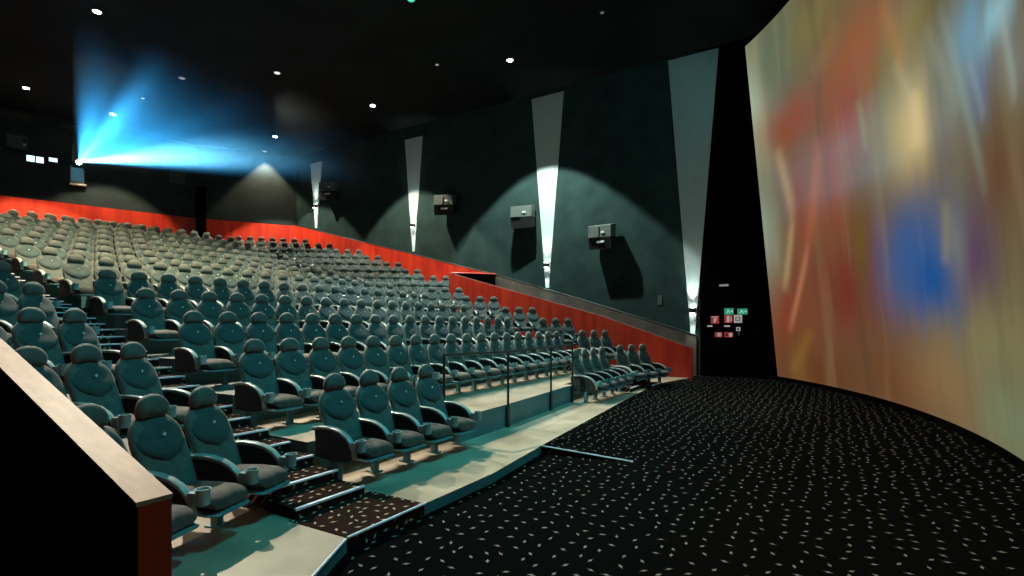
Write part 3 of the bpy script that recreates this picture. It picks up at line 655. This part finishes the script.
def grille(u, z, w, h, label):
    r = rear_thing('vent_grille', u, z, label, 'vent'); bm = bmesh.new(); box(bm, -w / 2, w / 2, -.03, 0, -h / 2, h / 2); link('backing', bm, 'spkd', r)
    bm = bmesh.new(); nx = int(w / .09)
    for i in range(nx + 1): x = -w / 2 + w * i / nx; box(bm, x - .008, x + .008, -.05, -.03, -h / 2, h / 2)
    for i in range(4): q = -h / 2 + h * i / 3; box(bm, -w / 2, w / 2, -.052, -.03, q - .01, q + .01)
    link('grid', bm, 'spk', r)
grille(4.30, 11.22, 1.0, .24, 'long pale vent grille near the ceiling above the booth windows'); grille(6.06, 11.2, .62, .22, 'short faint vent grille near the ceiling above the projector')
for u, z, l in ((10.3, 9.6, 'faint dark square panel on the rear wall right of the projector'),):
    r = rear_thing('acoustic_panel', u, z, l, 'panel'); bm = bmesh.new(); box(bm, -.35, .35, -.08, 0, -.35, .35, bev=.01); link('panel_face', bm, 'booth', r)

# ================================================================== PROJECTOR BEAM: light through hazy air
src = Vector(on_rear((6.40 - 3.8) / math.cos(ra), 9.46, .50))
tgt = Vector((CU + .6, -6.5, 5.2))
L = bpy.data.lights.new('projector_light', 'SPOT'); L.energy = 340000; L.color = (.045, .42, .90); L.spot_size = R_(75); L.spot_blend = .1; L.shadow_soft_size = .04
L.use_nodes = True; t = L.node_tree; em = t.nodes.get('Emission') or t.nodes.new('ShaderNodeEmission')
def lm(op, a, b=None, clamp=False):
    x = t.nodes.new('ShaderNodeMath'); x.operation = op; x.use_clamp = clamp
    for i, v in enumerate((a, b)):
        if v is None: continue
        if isinstance(v, (int, float)): x.inputs[i].default_value = v
        else: t.links.new(v, x.inputs[i])
    return x.outputs[0]
# the film gate: a rectangle of light with a moving picture's uneven rays in it
tc = t.nodes.new('ShaderNodeTexCoord'); sx = t.nodes.new('ShaderNodeSeparateXYZ'); t.links.new(tc.outputs['Normal'], sx.inputs[0])
az = lm('ABSOLUTE', sx.outputs[2]); gx = lm('DIVIDE', sx.outputs[0], az); gy = lm('DIVIDE', sx.outputs[1], az)
def gate(g, c, h, soft): return lm('DIVIDE', lm('SUBTRACT', h, lm('ABSOLUTE', lm('SUBTRACT', g, c))), soft, True)
mk = lm('MULTIPLY', gate(gx, 0, .33, .05), gate(gy, -.085, .085, .03))
cbx = t.nodes.new('ShaderNodeCombineXYZ'); t.links.new(lm('MULTIPLY', gx, 9), cbx.inputs[0]); t.links.new(lm('MULTIPLY', gy, 16), cbx.inputs[1])
no = t.nodes.new('ShaderNodeTexNoise'); no.inputs['Scale'].default_value = 1.0; no.inputs['Detail'].default_value = 2; t.links.new(cbx.outputs[0], no.inputs['Vector'])
mr = t.nodes.new('ShaderNodeMapRange'); mr.inputs[1].default_value = .40; mr.inputs[2].default_value = .70; mr.inputs[3].default_value = .20; mr.inputs[4].default_value = 1.6
t.links.new(no.outputs[0], mr.inputs[0])
ray1 = lm('MULTIPLY', lm('MULTIPLY', gate(gx, -.10, .20, .12), gate(gy, -.125, .045, .03)), 4.0)     # broad white ray low in the gate
ray2 = lm('MULTIPLY', lm('MULTIPLY', gate(gx, .20, .035, .03), gate(gy, -.045, .05, .03)), 3.0)        # thin steep ray
tot = lm('MULTIPLY', mk, lm('ADD', mr.outputs[0], lm('ADD', ray1, ray2)))
t.links.new(tot, em.inputs['Strength'])
cm = t.nodes.new('ShaderNodeMix'); cm.data_type = 'RGBA'; t.links.new(lm('MULTIPLY', ray1, .2, True), cm.inputs[0]); cm.inputs[6].default_value = (1, 1, 1, 1); cm.inputs[7].default_value = (5, 1.5, 1, 1)
t.links.new(cm.outputs[2], em.inputs['Color'])
po = bpy.data.objects.new('projector_beam', L); COL.objects.link(po); po.location = src; po.rotation_euler = Vector((-.02, -1, 0)).to_track_quat('-Z', 'Y').to_euler()
# haze volume: a wide wedge of dusty air the beam passes through
bm = bmesh.new()
hz = [(6.0, 25.6, 9.25), (6.7, 25.4, 9.25), (6.7, 25.4, 9.7), (6.0, 25.6, 9.7)]
fz = [(1.0, 10.4, 6.6), (11.3, 10.4, 6.6), (11.3, 10.4, 9.7), (1.0, 10.4, 9.7)]
loft(bm, [hz, fz])
Hm = NT('hazy_air'); Hm.t.nodes.remove(Hm.b); pv = Hm.n('ShaderNodeVolumeScatter');  pv.inputs['Anisotropy'].default_value = .55; pv.inputs['Color'].default_value = (.8, .95, 1, 1)
hg = Hm.n('ShaderNodeNewGeometry'); hs = Hm.n('ShaderNodeSeparateXYZ'); Hm.l(hg.outputs['Position'], hs.inputs[0])
hr = Hm.n('ShaderNodeMapRange'); hr.interpolation_type = 'SMOOTHSTEP'; hr.inputs[1].default_value = 9; hr.inputs[2].default_value = 18; hr.inputs[3].default_value = 0; hr.inputs[4].default_value = .0024; Hm.l(hs.outputs[1], hr.inputs[0]); Hm.l(hr.outputs[0], pv.inputs['Density'])
Hm.l(pv.outputs[0], Hm.out.inputs['Volume'])
hz_o = link('haze', bm, Hm.m); hz_o['kind'] = 'stuff'; hz_o['label'] = 'thin blue haze hanging in the projector beam under the ceiling'; hz_o['category'] = 'haze'
